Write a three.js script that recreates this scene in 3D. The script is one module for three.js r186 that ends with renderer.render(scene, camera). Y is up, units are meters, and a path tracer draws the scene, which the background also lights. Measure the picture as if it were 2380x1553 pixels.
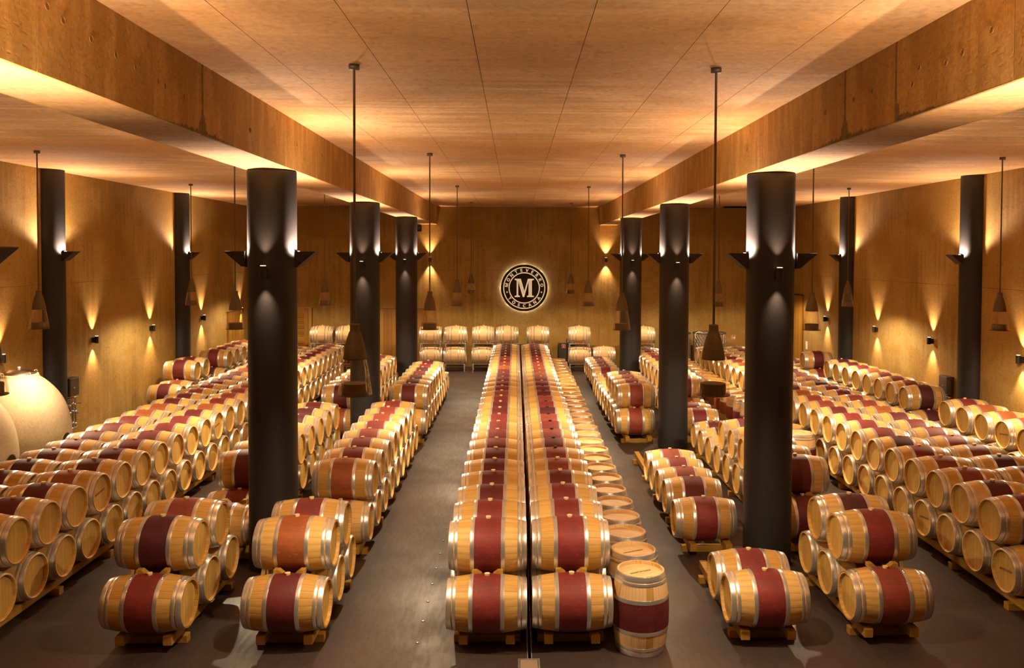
import * as THREE from 'three';
import { mergeGeometries, toCreasedNormals } from 'three/addons/utils/BufferGeometryUtils.js';
import { RoundedBoxGeometry } from 'three/addons/geometries/RoundedBoxGeometry.js';
import { TextGeometry } from 'three/addons/geometries/TextGeometry.js';
import { FontLoader } from 'three/addons/loaders/FontLoader.js';
import { RectAreaLightUniformsLib } from 'three/addons/lights/RectAreaLightUniformsLib.js';
import { Brush, Evaluator, SUBTRACTION } from 'three-bvh-csg';

// ---------------------------------------------------------------- camera, exposure, light levels
// x to the right, y up; the cellar runs away from the camera along -z. Positions below give the depth Z = -z.
RectAreaLightUniformsLib.init();
const scene = new THREE.Scene();
scene.background = new THREE.Color(0x000000);
const W = 2380, H = 1553, FOCAL = 1960;
const camera = new THREE.PerspectiveCamera(2 * Math.atan(H / 2 / FOCAL) * 180 / Math.PI, W / H, 0.1, 120);
camera.position.set(0, 4.65, 0);
camera.rotation.set(-0.0296, -0.025, 0.0039, 'YXZ');
camera.setViewOffset(W, H, -57.5, 126.9, W, H);
const renderer = new THREE.WebGLRenderer({ antialias: true });
renderer.toneMapping = THREE.LinearToneMapping;
renderer.toneMappingExposure = 1.0;
renderer.shadowMap.enabled = true;
const WARM = new THREE.Color().setRGB(1, 0.745, 0.46);       // pendant lamps
const UPWARM = new THREE.Color().setRGB(1, 0.71, 0.50);     // column uplights
const AMBER = new THREE.Color().setRGB(1, 0.64, 0.36);      // wall sconces
const I_PENDANT = 57, I_UP = 38, I_SCONCE = 16;

// ---------------------------------------------------------------- small helpers
let seed = 7;
const rnd = () => { seed = (seed * 1664525 + 1013904223) >>> 0; return seed / 4294967296; };
const pick = (a) => a[Math.floor(rnd() * a.length)];
const names = {};
function numbered(n) { const k = names[n] = (names[n] ?? -1) + 1; return k ? n + '_' + String(k).padStart(3, '0') : n; }
function tag(o, label, category, group) { o.userData = { label, category }; if (group) o.userData.group = group; return o; }
function thing(name, label, category, x = 0, y = 0, Z = 0, turn = 0, group) {
  const o = new THREE.Group(); o.name = numbered(name); o.position.set(x, y, -Z); o.rotation.y = turn;
  tag(o, label, category, group); scene.add(o); return o;
}
function mesh(name, geo, mat, parent, x = 0, y = 0, z = 0) {
  const m = new THREE.Mesh(geo, mat); m.name = name; m.position.set(x, y, z); m.castShadow = m.receiveShadow = true;
  (parent ?? scene).add(m); return m;
}
function struct(name, geo, mat, x = 0, y = 0, Z = 0) { const m = mesh(name, geo, mat, scene, x, y, -Z); m.userData.kind = 'structure'; return m; }
const boxes = {};
function box(w, h, d) { const k = [w, h, d].map((v) => v.toFixed(3)).join(); return boxes[k] ??= metreUV(new THREE.BoxGeometry(w, h, d), w, h, d); }
function boxAt(w, h, d, u, v) { const g = box(w, h, d).clone(), uv = g.attributes.uv; for (let i = 0; i < uv.count; i++) uv.setXY(i, uv.getX(i) + u, uv.getY(i) + v); return g; }   // cast texture runs on from panel to panel
function rbox(w, h, d, r = 0.006) { const k = 'r' + [w, h, d, r].map((v) => v.toFixed(3)).join(); return boxes[k] ??= new RoundedBoxGeometry(w, h, d, 1, r); }
function metreUV(g, w, h, d) {                               // box faces get uv in metres
  const uv = g.attributes.uv, S = [[d, h], [d, h], [w, d], [w, d], [w, h], [w, h]];
  for (let f = 0; f < 6; f++) for (let i = 0; i < 4; i++) { const k = f * 4 + i; uv.setXY(k, uv.getX(k) * S[f][0], uv.getY(k) * S[f][1]); }
  return g;
}
function moved(g, x = 0, y = 0, z = 0) { g.translate(x, y, z); return g; }
function lathe(pts, seg = 32) { return new THREE.LatheGeometry(pts.map(([r, y]) => new THREE.Vector2(r, y)), seg); }
function flat(g) { return toCreasedNormals(g.index ? g.toNonIndexed() : g, 0.6); }

// ---------------------------------------------------------------- textures: only colour, grain and fine relief
const G2 = []; { let s = 99; for (let i = 0; i < 65536; i++) { s = (s * 1103515245 + 12345) & 0x7fffffff; G2.push(s / 0x7fffffff); } }
function vnoise(x, y, px, py, o) {                           // value noise that repeats after px, py cells
  const xi = Math.floor(x), yi = Math.floor(y), fx = x - xi, fy = y - yi, sx = fx * fx * (3 - 2 * fx), sy = fy * fy * (3 - 2 * fy);
  const at = (i, j) => G2[(((i % px) + px) % px * 157 + ((j % py) + py) % py * 311 + o * 1013) & 65535];
  const a = at(xi, yi), b = at(xi + 1, yi), c = at(xi, yi + 1), d = at(xi + 1, yi + 1);
  return a + (b - a) * sx + (c - a) * sy + (a - b - c + d) * sx * sy;
}
function fbm(u, v, fx, fy, n, o) { let s = 0, a = 0.5, t = 0; for (let i = 0; i < n; i++) { s += a * vnoise(u * fx, v * fy, fx, fy, o + i); t += a; a *= 0.55; fx *= 2; fy *= 2; } return s / t; }
function texture(w, h, fn, srgb = true, rx = 1, ry = 1) {
  const data = new Uint8Array(w * h * 4);
  for (let j = 0; j < h; j++) for (let i = 0; i < w; i++) {
    const c = fn(i / w, j / h), k = (j * w + i) * 4;
    for (let q = 0; q < 3; q++) data[k + q] = Math.max(0, Math.min(255, (Array.isArray(c) ? c[q] : c) * 255));
    data[k + 3] = 255;
  }
  const t = new THREE.DataTexture(data, w, h); t.wrapS = t.wrapT = THREE.RepeatWrapping; t.magFilter = THREE.LinearFilter; t.minFilter = THREE.LinearMipmapLinearFilter;
  t.generateMipmaps = true; if (srgb) t.colorSpace = THREE.SRGBColorSpace; t.repeat.set(rx, ry); t.needsUpdate = true; return t;
}
const mix = (a, b, t) => a.map((v, i) => v + (b[i] - v) * t);
const clamp01 = (x) => Math.max(0, Math.min(1, x));
const step = (a, b, x) => { const t = clamp01((x - a) / (b - a)); return t * t * (3 - 2 * t); };
// cast concrete, 4 m per repeat: cloudy tone, streaks along the formwork, pores
const concreteFn = (streakX, streakY, o, A, B, C) => (u, v) => {
  const cloud = fbm(u, v, 3, 3, 5, o), streak = fbm(u, v, streakX, streakY, 3, o + 9), fine = fbm(u, v, 180, 180, 2, o + 21), rust = fbm(u, v, 2, 4, 4, o + 31);
  let c = mix(A, B, step(0.36, 0.64, cloud * 0.65 + streak * 0.35));
  c = mix(c, C, step(0.45, 0.66, rust) * 0.75);
  const pore = step(0.80, 0.88, fbm(u, v, 110, 110, 1, o + 55)) * 0.3;
  const k = 0.93 + fine * 0.16 - pore * 0.25; return c.map((x) => x * k);
};
const cWall = texture(1024, 1024, concreteFn(60, 5, 3, [0.62, 0.50, 0.25], [0.73, 0.60, 0.34], [0.64, 0.485, 0.19]), true, 0.17, 0.17);
const cCeil = texture(1024, 1024, concreteFn(5, 70, 90, [0.66, 0.515, 0.335], [0.81, 0.655, 0.465], [0.71, 0.515, 0.28]), true, 0.13, 0.13);
const cBeam = texture(1024, 1024, concreteFn(40, 6, 120, [0.66, 0.51, 0.24], [0.78, 0.63, 0.36], [0.66, 0.46, 0.14]), true, 0.25, 0.25);
const bConc = texture(512, 512, (u, v) => 0.5 + (fbm(u, v, 60, 60, 3, 5) - 0.5) * 0.5 - step(0.78, 0.86, fbm(u, v, 70, 70, 1, 71)) * 0.4, false, 0.5, 0.5);
const cFloor = texture(1024, 1024, (u, v) => { const a = fbm(u, v, 4, 4, 5, 40), b = fbm(u, v, 150, 150, 2, 47); return mix([0.21, 0.165, 0.15], [0.28, 0.225, 0.205], a).map((x) => x * (0.9 + b * 0.2)); }, true, 0.2, 0.2);
const rFloor = texture(1024, 1024, (u, v) => 0.26 + 0.36 * fbm(u, v, 6, 6, 5, 61) + 0.14 * fbm(u, v, 200, 30, 2, 65), false, 0.2, 0.2);
function mat(color, rough, more = {}) { return new THREE.MeshStandardMaterial({ color, roughness: rough, metalness: 0, ...more }); }
const wallMats = [0, 1, 2, 3, 4].map((i) => mat(new THREE.Color().setScalar(0.82 + 0.0125 * (i % 3)), 0.82, { map: cWall, bumpMap: bConc, bumpScale: 0.002 }));
const ceilMats = [0, 1, 2, 3, 4].map((i) => mat(new THREE.Color().setScalar(0.975 + 0.0125 * (i % 3)), 0.8, { map: cCeil, bumpMap: bConc, bumpScale: 0.002 }));
const beamMats = [0, 1, 2, 3, 4].map((i) => mat(0xffffff, 0.8, { map: cBeam, bumpMap: bConc, bumpScale: 0.002 }));
// water stains that run down a beam joint and creep along its lower edge (edge: which end of the panel has the joint)
const beamFn = concreteFn(40, 6, 120, [0.66, 0.51, 0.24], [0.78, 0.63, 0.36], [0.66, 0.46, 0.14]);
function stainedPanel(len, h, edge) {
  const t = texture(512, 256, (u, v) => {
    const c = beamFn(u * len / 4 + 0.2, v * h / 4 + 0.3), n = fbm(u, v, 40, 12, 3, 171), d = Math.abs(u - edge) * len;
    const w = 0.012 + 0.015 * n + 0.10 * step(0.42, 0.0, v) * step(0.2, 0.8, n + 0.15), fringe = 0.02 + 0.10 * fbm(u, 0.5, 24, 2, 3, 175) * step(1.0, 0.2, d);
    const k = Math.max(step(w + 0.012, w - 0.004, d), step(fringe, fringe - 0.03, v)) * (0.24 + 0.2 * n); return c.map((x) => x * (1 - k));
  }, true, 1 / len, 1 / h);
  return mat(0xffffff, 0.8, { map: t, bumpMap: bConc, bumpScale: 0.002 });
}
const coreMat = mat(0x5c4a33, 0.9);
const floorMat = mat(0xffffff, 0.5, { map: cFloor, roughnessMap: rFloor, bumpMap: bConc, bumpScale: 0.0006 }); floorMat.roughness = 1;
const columnMat = mat(new THREE.Color().setRGB(0.016, 0.0145, 0.017), 0.5, { roughnessMap: texture(512, 512, (u, v) => 0.75 + 0.25 * fbm(u, v, 90, 90, 2, 12), false, 3, 8), bumpMap: texture(512, 512, (u, v) => fbm(u, v, 120, 120, 2, 14), false, 2, 6), bumpScale: 0.0005 });
columnMat.roughness = 0.62;
const blackMetal = mat(new THREE.Color().setRGB(0.022, 0.017, 0.015), 0.5, { metalness: 0.3 });
const bronze = mat(new THREE.Color().setRGB(0.16, 0.118, 0.068), 0.5, { metalness: 0.4 });
const brushed = texture(256, 256, (u, v) => 0.75 + 0.25 * fbm(u, v, 2, 128, 2, 33), false, 1, 1);
const steel = mat(new THREE.Color().setRGB(0.74, 0.735, 0.73), 0.33, { metalness: 0.8, roughnessMap: brushed });
const shinySteel = mat(new THREE.Color().setRGB(0.75, 0.72, 0.69), 0.22, { metalness: 1 });
const darkSteel = mat(new THREE.Color().setRGB(0.10, 0.09, 0.085), 0.45, { metalness: 0.7 });
// oak: u runs round the barrel (26 staves), v along it
const NST = 26;
const oakFn = (o, A, B, K) => (u, v) => {
  const s = Math.floor(u * NST), f = u * NST - s, tone = G2[s * 37 + o * 91 & 65535], g = fbm(u, v, 260, 4, 3, o), wavy = fbm(u, v, 26, 3, 4, o + 7), spot = fbm(u, v, 14, 6, 4, o + 17);
  let c = mix(A, B, clamp01(tone * 0.55 + wavy * 0.35 + g * 0.25 - 0.1));
  c = mix(c, K, step(0.62, 0.8, spot) * 0.45);
  const knot = step(0.9, 0.97, fbm(u, v, 40, 12, 2, o + 29));
  const seam = 1 - 0.14 * (step(0.06, 0, f) + step(0.94, 1, f)) ;
  const k = seam * (0.92 + 0.14 * g) * (1 - 0.4 * knot); return c.map((x) => x * k);
};
const oakMaps = [texture(1040, 256, oakFn(1, [0.74, 0.565, 0.275], [0.86, 0.705, 0.41], [0.78, 0.48, 0.19])), texture(1040, 256, oakFn(5, [0.78, 0.605, 0.32], [0.88, 0.73, 0.46], [0.77, 0.48, 0.24])), texture(1040, 256, oakFn(9, [0.70, 0.52, 0.23], [0.82, 0.645, 0.34], [0.74, 0.41, 0.17]))];
const oak = oakMaps.map((t) => mat(0xffffff, 0.6, { map: t, bumpMap: t, bumpScale: 0.0008 }));
const paleOakMap = texture(1040, 256, oakFn(15, [0.80, 0.64, 0.44], [0.90, 0.76, 0.56], [0.80, 0.60, 0.38]));
oak.push(mat(0xffffff, 0.6, { map: paleOakMap, bumpMap: paleOakMap, bumpScale: 0.0015 }));
const stainGrain = texture(1040, 128, (u, v) => { const s = Math.floor(u * NST), f = u * NST - s; const g = fbm(u, v, 300, 3, 3, 77), w = fbm(u, v, 30, 3, 4, 83), fleck = step(0.7, 0.85, fbm(u, v, 120, 8, 2, 87)); return (0.74 + 0.16 * G2[s * 53] + 0.12 * g + 0.2 * w + 0.22 * fleck) * 0.86 * (1 - 0.07 * (step(0.05, 0, f) + step(0.95, 1, f))); });
const BANDS = { plum: 0x561a24, maroon: 0x6b1f22, crimson: 0x852b28, brick: 0x954230, orange: 0xa85a2a };
const bandMats = Object.fromEntries(Object.entries(BANDS).map(([k, c]) => [k, mat(c, 0.62, { map: stainGrain, bumpMap: stainGrain, bumpScale: 0.001 })]));
const headFn = (o, A, B) => (u, v) => { const q = u * 7, s = Math.floor(q), f = q - s, g = fbm(u, v, 90, 3, 3, o), t = G2[s * 71 + o & 65535]; const c = mix(A, B, clamp01(0.5 * t + 0.5 * g)); const k = (1 - 0.28 * (step(0.035, 0, f) + step(0.965, 1, f))) * (0.92 + 0.14 * fbm(u, v, 6, 3, 4, o + 3)); return c.map((x) => x * k); };
const headMats = [0, 1, 2, 3].map((i) => { const t = texture(512, 512, headFn(100 + i * 13, i < 3 ? [0.71, 0.56, 0.26] : [0.80, 0.66, 0.45], i < 3 ? [0.81, 0.665, 0.37] : [0.88, 0.74, 0.54])); return mat(0xffffff, 0.65, { map: t, bumpMap: t, bumpScale: 0.001 }); });
const plank = texture(512, 512, (u, v) => { const g = fbm(u, v, 60, 3, 4, 201), w = fbm(u, v, 6, 2, 3, 209); return mix([0.58, 0.42, 0.13], [0.70, 0.53, 0.19], clamp01(g * 0.6 + w * 0.5)); });
const pine = mat(0xffffff, 0.7, { map: plank });
const bungMat = mat(new THREE.Color().setRGB(0.78, 0.60, 0.30), 0.55);
const bungDark = mat(new THREE.Color().setRGB(0.03, 0.02, 0.02), 0.5);
const doorTones = [0xffffff, 0xf2e6d2, 0xe6d6bc].map((c) => mat(c, 0.6, { map: plank }));
const glow = (c, k) => mat(0x1a1612, 0.5, { emissive: c, emissiveIntensity: k });

// ---------------------------------------------------------------- the room
const CEIL = 6.597, XL = -11.0, XR = 11.13, ZB = 34.8, ZF = -5;
const SLOT = 0.175;                                          // floor drain slot, x
{
  // floor: two slabs with the open slot between them
  const wl = SLOT - 0.016 - (XL - 0.4), wr = (XR + 0.4) - (SLOT + 0.016), L = ZB - ZF + 0.8;
  const g = mergeGeometries([moved(metreUV(new THREE.BoxGeometry(wl, 0.3, L), wl, 0.3, L), XL - 0.4 + wl / 2, -0.15, 0), moved(metreUV(new THREE.BoxGeometry(wr, 0.3, L), wr, 0.3, L), SLOT + 0.016 + wr / 2, -0.15, 0), moved(metreUV(new THREE.BoxGeometry(0.1, 0.1, L), 0.1, 0.1, L), SLOT, -0.25, 0), moved(metreUV(new THREE.BoxGeometry(0.034, 0.2, 9.4 - ZF), 0.034, 0.2, 9.4 - ZF), SLOT, -0.1, (ZB + ZF) / 2 - (9.4 + ZF) / 2)]);
  struct('floor', g, floorMat, 0, 0, (ZB + ZF) / 2);
}
// wall core behind, cast panels in front; panels are separated by open joints
function jitterCut(a, b, cuts) { const e = [a, ...cuts.filter((c) => c > a + 0.2 && c < b - 0.2), b]; return e.slice(1).map((v, i) => [e[i], v]); }
const JZ = [-2.4, 0.3, 3.0, 5.82, 7.66, 8.84, 9.82, 11.8, 13.65, 16.2, 18.6, 21.0, 23.4, 25.8, 28.2, 30.6, 33.0];
const GAP = 0.006, T = 0.05;
{
  const core = struct('wall_left', box(0.3, CEIL + 0.6, ZB - ZF + 0.6), coreMat, XL - T - 0.15, CEIL / 2, (ZB + ZF) / 2);
  const core2 = struct('wall_right', box(0.3, CEIL + 0.6, ZB - ZF + 0.6), coreMat, XR + T + 0.15, CEIL / 2, (ZB + ZF) / 2);
  const ZM = (ZB + ZF) / 2, VC = [3.9], WZ = [-2.4, 0.3, 3, 5.7, 8.4, 11.1, 13.8, 16.5, 19.2, 21.9, 24.6, 27.3, 30, 32.2];
  let k = 0;
  for (const [y0, y1] of jitterCut(0, CEIL, VC)) for (const [a, b] of jitterCut(ZF, ZB, WZ)) {
    mesh('concrete_panel', boxAt(T, y1 - y0 - GAP, b - a - GAP, a, y0), wallMats[k++ % 5], core, T / 2 + 0.15, (y0 + y1) / 2 - CEIL / 2, ZM - (a + b) / 2);
    mesh('concrete_panel', boxAt(T, y1 - y0 - GAP, b - a - GAP, 1.7 - b, y0), wallMats[(k + 2) % 5], core2, -T / 2 - 0.15, (y0 + y1) / 2 - CEIL / 2, ZM - (a + b) / 2);
  }
  const back = struct('wall_back', box(XR - XL + 0.8, CEIL + 0.6, 0.3), coreMat, (XL + XR) / 2, CEIL / 2, ZB + T + 0.15);
  for (const [y0, y1] of jitterCut(0, CEIL, [4.0])) for (const [a, b] of jitterCut(XL, XR, [-8.2, -6.8, -4.35, -1.75, 0.9, 3.45, 4.9, 7.6, 9.6]))
    mesh('concrete_panel', boxAt(b - a - GAP, y1 - y0 - GAP, T, a, y0), wallMats[k++ % 5], back, (a + b) / 2 - (XL + XR) / 2, (y0 + y1) / 2 - CEIL / 2, T / 2 + 0.15);
  struct('wall_front', box(XR - XL + 0.8, CEIL + 0.6, 0.3), wallMats[1], (XL + XR) / 2, CEIL / 2, ZF - 0.15);
  // ceiling: slab with cast panels
  const ceil = struct('ceiling', box(XR - XL + 0.8, 0.3, ZB - ZF + 0.6), coreMat, (XL + XR) / 2, CEIL + T + 0.15, ZM);
  const CX = [-9.8, -8.4, -7.0, -5.6, -4.2, -3.4, -2.4, -1.4, -0.385, 0.62, 1.63, 2.65, 3.6, 4.4, 5.8, 7.2, 8.6, 10];
  for (const [a, b] of jitterCut(ZF, ZB, JZ)) for (const [x0, x1] of jitterCut(XL, XR, CX))
    mesh('concrete_panel', boxAt(x1 - x0 - GAP, T, b - a - GAP, x0, -b), ceilMats[k++ * 7 % 5], ceil, (x0 + x1) / 2 - (XL + XR) / 2, -T / 2 - 0.15, ZM - (a + b) / 2);
}
// two downstand beams on the inner columns
const BEAMS = [[-3.945, -3.238, 'wall_beam'], [3.458, 4.166, 'wall_beam']], YB = 5.87;
BEAMS.forEach(([x0, x1], i) => {
  const w = x1 - x0, h = CEIL - YB, s = i ? -1 : 1;
  const beam = struct(['trim_1', 'trim_2'][i], box(w - 0.06, h - 0.03, ZB - ZF), coreMat, (x0 + x1) / 2, CEIL - h / 2 + 0.015, (ZB + ZF) / 2);
  let k = i;
  for (const [a, b] of jitterCut(ZF, ZB, JZ)) for (const q of [-1, 1]) {
    const p = mesh('concrete_panel', q === s && (a === 7.66 || a === 8.84 || (i && a === 5.82)) ? box(0.03, h, b - a - GAP) : boxAt(0.03, h, b - a - GAP, q > 0 ? a : -b, 0), q === s && (a === 7.66 || a === 8.84 || (i && a === 5.82)) ? stainedPanel(b - a, h, (a === 8.84) === !i ? 0 : 1) : beamMats[(k += 3) % 5], beam, q * (w / 2 - 0.015), -0.015, (ZB + ZF) / 2 - (a + b) / 2);
  }
  for (const [a, b] of jitterCut(ZF, ZB, JZ)) mesh('concrete_panel', boxAt(w - 0.062, 0.03, b - a - GAP, x0, -b), ceilMats[(k += 2) % 5], beam, 0, -h / 2 - 0.0, (ZB + ZF) / 2 - (a + b) / 2);
  // tie-hole cones in the inner face
  const ring = new THREE.TorusGeometry(0.026, 0.003, 6, 16).rotateY(Math.PI / 2), plug = new THREE.CylinderGeometry(0.026, 0.024, 0.012, 14).rotateZ(Math.PI / 2);
  const ringMat = mat(0x94733f, 0.9);
  for (const [Z, dy] of i ? [[6.1, 0.05], [6.5, -0.02], [6.75, -0.04], [7.2, 0.02], [7.32, -0.1], [8.15, 0.0], [8.6, 0.0], [9.4, 0.0], [12.6, -0.02], [15, 0]] : [[5.95, 0.1], [6.15, 0.06], [6.55, 0.03], [6.95, 0.0], [7.3, -0.02], [7.75, -0.05], [7.9, -0.06], [8.35, -0.08], [10.4, -0.1], [12.6, 0], [14.2, 0.04]]) {
    const hole = mesh('tie_hole', plug, ringMat, beam, s * (w / 2 + 0.002 - 0.004), dy, (ZB + ZF) / 2 - Z); mesh('rim', ring, ringMat, hole, s * 0.006, 0, 0);
  }
});
// dark air slot where ceiling meets the back wall, far right
tag(mesh('ceiling_vent', mergeGeometries([moved(box(2.2, 0.05, 0.03), 0, 0, 0.28), moved(box(2.2, 0.05, 0.03), 0, 0, -0.28), moved(box(0.03, 0.05, 0.53), 1.085, 0, 0), moved(box(0.03, 0.05, 0.53), -1.085, 0, 0), moved(box(2.14, 0.012, 0.53), 0, 0.018, 0)]), mat(0x080605, 0.9), scene, 9.4, CEIL - 0.027, -33.6), 'long black ventilation slot in the ceiling above the back wall', 'vent');

// ---------------------------------------------------------------- columns, uplights, sconces
const RC = 0.352, COLZ = [4.9, 12.55, 20.2, 27.85];
const colGeo = (h) => { const g = lathe([[RC, 0], [RC, 0.1], [RC, h - 0.1], [RC, h]], 48); return g; };
const rowWord = ['nearest', 'second', 'third', 'farthest'];
function spot(x, y, Z, tx, ty, tZ, color, I, angle, pen, rad, name) {
  const l = new THREE.SpotLight(color, I, 0, angle, pen, 2); l.name = name; l.position.set(x, y, -Z); l.target.position.set(tx, ty, -tZ);
  l.castShadow = true; l.shadow.radius = rad; scene.add(l, l.target); return l;
}
const upGlow = glow(UPWARM, 2.5), scGlow = glow(AMBER, 3), pdGlow = glow(WARM, 2);
const trayGeo = (() => {                                     // open wedge: two triangular cheeks, sloped front, mount; local +x points away from the column
  const cheek = new THREE.ExtrudeGeometry(new THREE.Shape([[0, 0], [0.30, 0], [0.04, -0.22], [0, -0.22]].map(([a, b]) => new THREE.Vector2(a, b))), { depth: 0.008, bevelEnabled: false });
  const front = moved(box(0.341, 0.008, 0.30).clone(), 0, 0, 0).rotateZ(Math.atan2(0.22, 0.26)); moved(front, 0.17, -0.11, 0);
  return mergeGeometries([moved(cheek.clone(), 0, 0, 0.142), moved(cheek.clone(), 0, 0, -0.15), front, moved(box(0.04, 0.008, 0.3).clone(), 0.02, -0.216, 0)].map((g) => g.index ? g.toNonIndexed() : g));
})();
function uplight(cx, Z, dir, wall, label, power = 1) {
  const t = thing('uplight', label, 'uplight', cx + dir * (RC + 0.01), 4.68, Z, dir > 0 ? 0 : Math.PI);
  mesh('wedge_tray', trayGeo, blackMetal, t); mesh('mount', box(0.09, 0.24, 0.12), blackMetal, t, -0.02, -0.11, 0);
  mesh('lamp_face', new THREE.CylinderGeometry(0.035, 0.035, 0.012, 20), upGlow, t, 0.13, -0.088, 0);
  spot(cx + dir * (RC + 0.14), 4.68 - 0.07, Z, cx + dir * (RC + 0.10), 7, Z, UPWARM, I_UP * power, 1.48, 0.35, 2, 'uplight_lamp');
}
const sconceGeo = lathe([[0.0, 0.06], [0.044, 0.06], [0.044, 0.09], [0.05, 0.09], [0.05, -0.09], [0.044, -0.09], [0.044, -0.06], [0, -0.06]], 24);
function sconce(x, y, Z, nx, nz, label, power = 1) {         // n points into the room, (x, Z) on the wall face
  const t = thing('wall_sconce', label, 'wall lamp', x, y, Z, Math.atan2(nx, nz));
  mesh('mount', box(0.06, 0.13, 0.07), blackMetal, t, 0, -0.01, 0.035);
  mesh('tube', sconceGeo, blackMetal, t, 0, 0, 0.115);
  for (const s of [1, -1]) {
    mesh('lamp_face', new THREE.CylinderGeometry(0.038, 0.043, 0.016, 20), scGlow, t, 0, s > 0 ? 0.092 : -0.081, 0.115);
    spot(x + nx * 0.115, y + s * 0.106, Z - nz * 0.115, x + nx * 0.09, y + s * 2, Z - nz * 0.09, AMBER, I_SCONCE * power, 0.62, 0.6, 1, 'sconce_lamp');
  }
}
const side = { '-1': 'left', '1': 'right' };
const columnAt = { '-1': -3.592, '1': 3.812 };
for (const s of [-1, 1]) COLZ.forEach((Z, i) => {
  const cx = columnAt[s], word = ['', 'nearest', 'middle', 'farthest'][i];
  const c = mesh('round_column', colGeo(YB - 0.015), columnMat, scene, cx, 0, -Z);
  tag(c, i ? `${word} black round column under the ${side[s]} ceiling beam` : `black round column under the ${side[s]} beam, out of frame beside the camera`, 'column');
  for (const d of [-1, 1]) uplight(cx, Z, d, false, `black wedge uplight on the ${d === s ? 'outer' : 'inner'} side of the ${i ? word : 'unseen front'} ${side[s]} beam column`, [1.25, 1.1, 0.8, 0.65][i]);
  if (i) sconce(cx, 4.38, Z - RC, 0, 1, `small black up-down lamp facing the camera on the ${word} ${side[s]} beam column`, 0.5);
});
for (const s of [-1, 1]) COLZ.forEach((Z, i) => {
  const cx = s < 0 ? XL - 0.02 : XR + 0.02, word = ['', 'out-of-frame', 'nearer', 'farther'][i];
  const c = mesh('round_column', colGeo(CEIL - 0.002), columnMat, scene, cx, 0, -Z);
  tag(c, i > 1 ? `${word} black column half sunk in the ${side[s]} wall` : i ? `black column half sunk in the ${side[s]} wall beyond the picture edge` : `black column half sunk in the ${side[s]} wall beside the camera`, 'column');
  uplight(cx, Z, -s, true, i > 1 ? `black wedge uplight on the ${word} ${side[s]} wall column` : i ? `black wedge uplight on the ${side[s]} wall column at the picture edge` : `black wedge uplight on the ${side[s]} wall column beside the camera`);
});
const farWord = ['nearest', 'second', 'third', 'fourth', 'fifth'];
for (const s of [-1, 1]) [18.15, 22.15, 25.6, 29.75, 33.8].forEach((Z, i) => {
  if (s > 0 && i === 4) return;
  sconce(s < 0 ? XL : XR, 2.39, Z, -s, 0, `small black up-down wall lamp, ${farWord[i]} along the ${side[s]} wall`);
});
for (const s of [-1, 1]) sconce(s < 0 ? -3.52 : 3.72, 4.43, ZB, 0, 1, `small black up-down wall lamp high on the back wall, ${side[s]} of the round sign`, 1.2);

// ---------------------------------------------------------------- pendant lamps
const YP = 3.18;
const glassMat = new THREE.MeshPhysicalMaterial({ color: new THREE.Color().setRGB(0.94, 0.88, 0.80), roughness: 0.05, transmission: 1, thickness: 0, ior: 1.7, side: THREE.DoubleSide, bumpMap: texture(512, 256, (u, v) => fbm(u, v, 64, 3, 3, 301), false), bumpScale: 0.02 });
const pendantParts = [
  ['canopy', lathe([[0, CEIL - YP], [0.055, CEIL - YP], [0.055, CEIL - YP - 0.05], [0.0, CEIL - YP - 0.05]], 24), bronze],
  ['rod', new THREE.CylinderGeometry(0.013, 0.013, CEIL - YP - 0.05 - 0.745, 10).translate(0, 0.745 + (CEIL - YP - 0.05 - 0.745) / 2, 0), bronze],
  ['cone_cap', lathe([[0, 0.745], [0.045, 0.742], [0.05, 0.73], [0.05, 0.672], [0.062, 0.65], [0.085, 0.58], [0.108, 0.48], [0.122, 0.385], [0.122, 0.375], [0.112, 0.375], [0.08, 0.56], [0.03, 0.66], [0, 0.66]], 32), bronze],
  ['glass_skirt', lathe([[0.118, 0.375], [0.136, 0.28], [0.155, 0.16], [0.17, 0.06], [0.176, 0.0]], 32), glassMat],
  ['drum', lathe([[0, 0.125], [0.128, 0.125], [0.133, 0.12], [0.133, 0.0], [0.127, 0.0], [0.127, 0.05], [0, 0.05]], 32), bronze],
  ['bottom_rim', lathe([[0.13, 0.006], [0.177, 0.006], [0.177, 0], [0.13, 0], [0.13, 0.006]], 32), bronze],
];
const pendantDisc = new THREE.CylinderGeometry(0.12, 0.12, 0.006, 28).translate(0, 0.046, 0);
const PX = [-9.17, -5.42, -1.67, 2.08, 5.83, 9.58], PZ = [8.79, 16.44, 24.09, 31.74];
const rowName = ['nearest', 'second', 'third', 'farthest'], colName = ['beside left wall', 'left aisle near left beam', 'left of centre', 'right of centre', 'right aisle near right beam', 'beside right wall'];
let pendant0;
PZ.forEach((Z, j) => PX.forEach((x, i) => {
  let t;
  if (!pendant0) {
    t = pendant0 = thing('pendant_lamp', '', 'pendant lamp', x, YP, Z);
    for (const [n, g, m] of pendantParts) { const p = mesh(n, g, m, t); if (n === 'drum') mesh('lamp_face', pendantDisc, pdGlow, p); }
  } else { t = pendant0.clone(); t.name = numbered('pendant_lamp'); t.position.set(x, YP, -Z); scene.add(t); }
  tag(t, `bronze pendant lamp with glass skirt, ${rowName[j]} row, ${colName[i]}`, 'pendant lamp', 'pendant lamps hanging over the barrels');
  if (j || i === 2 || i === 3) spot(x, YP + 0.036, Z, x, 0, Z, WARM, I_PENDANT * (j === 0 ? 0.75 : j === 3 ? 0.75 : 1), 1.47, 0.35, 2.5, 'pendant_lamp_bulb');   // the outer lamps of the first row are not lit in the photograph
}));
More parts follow.
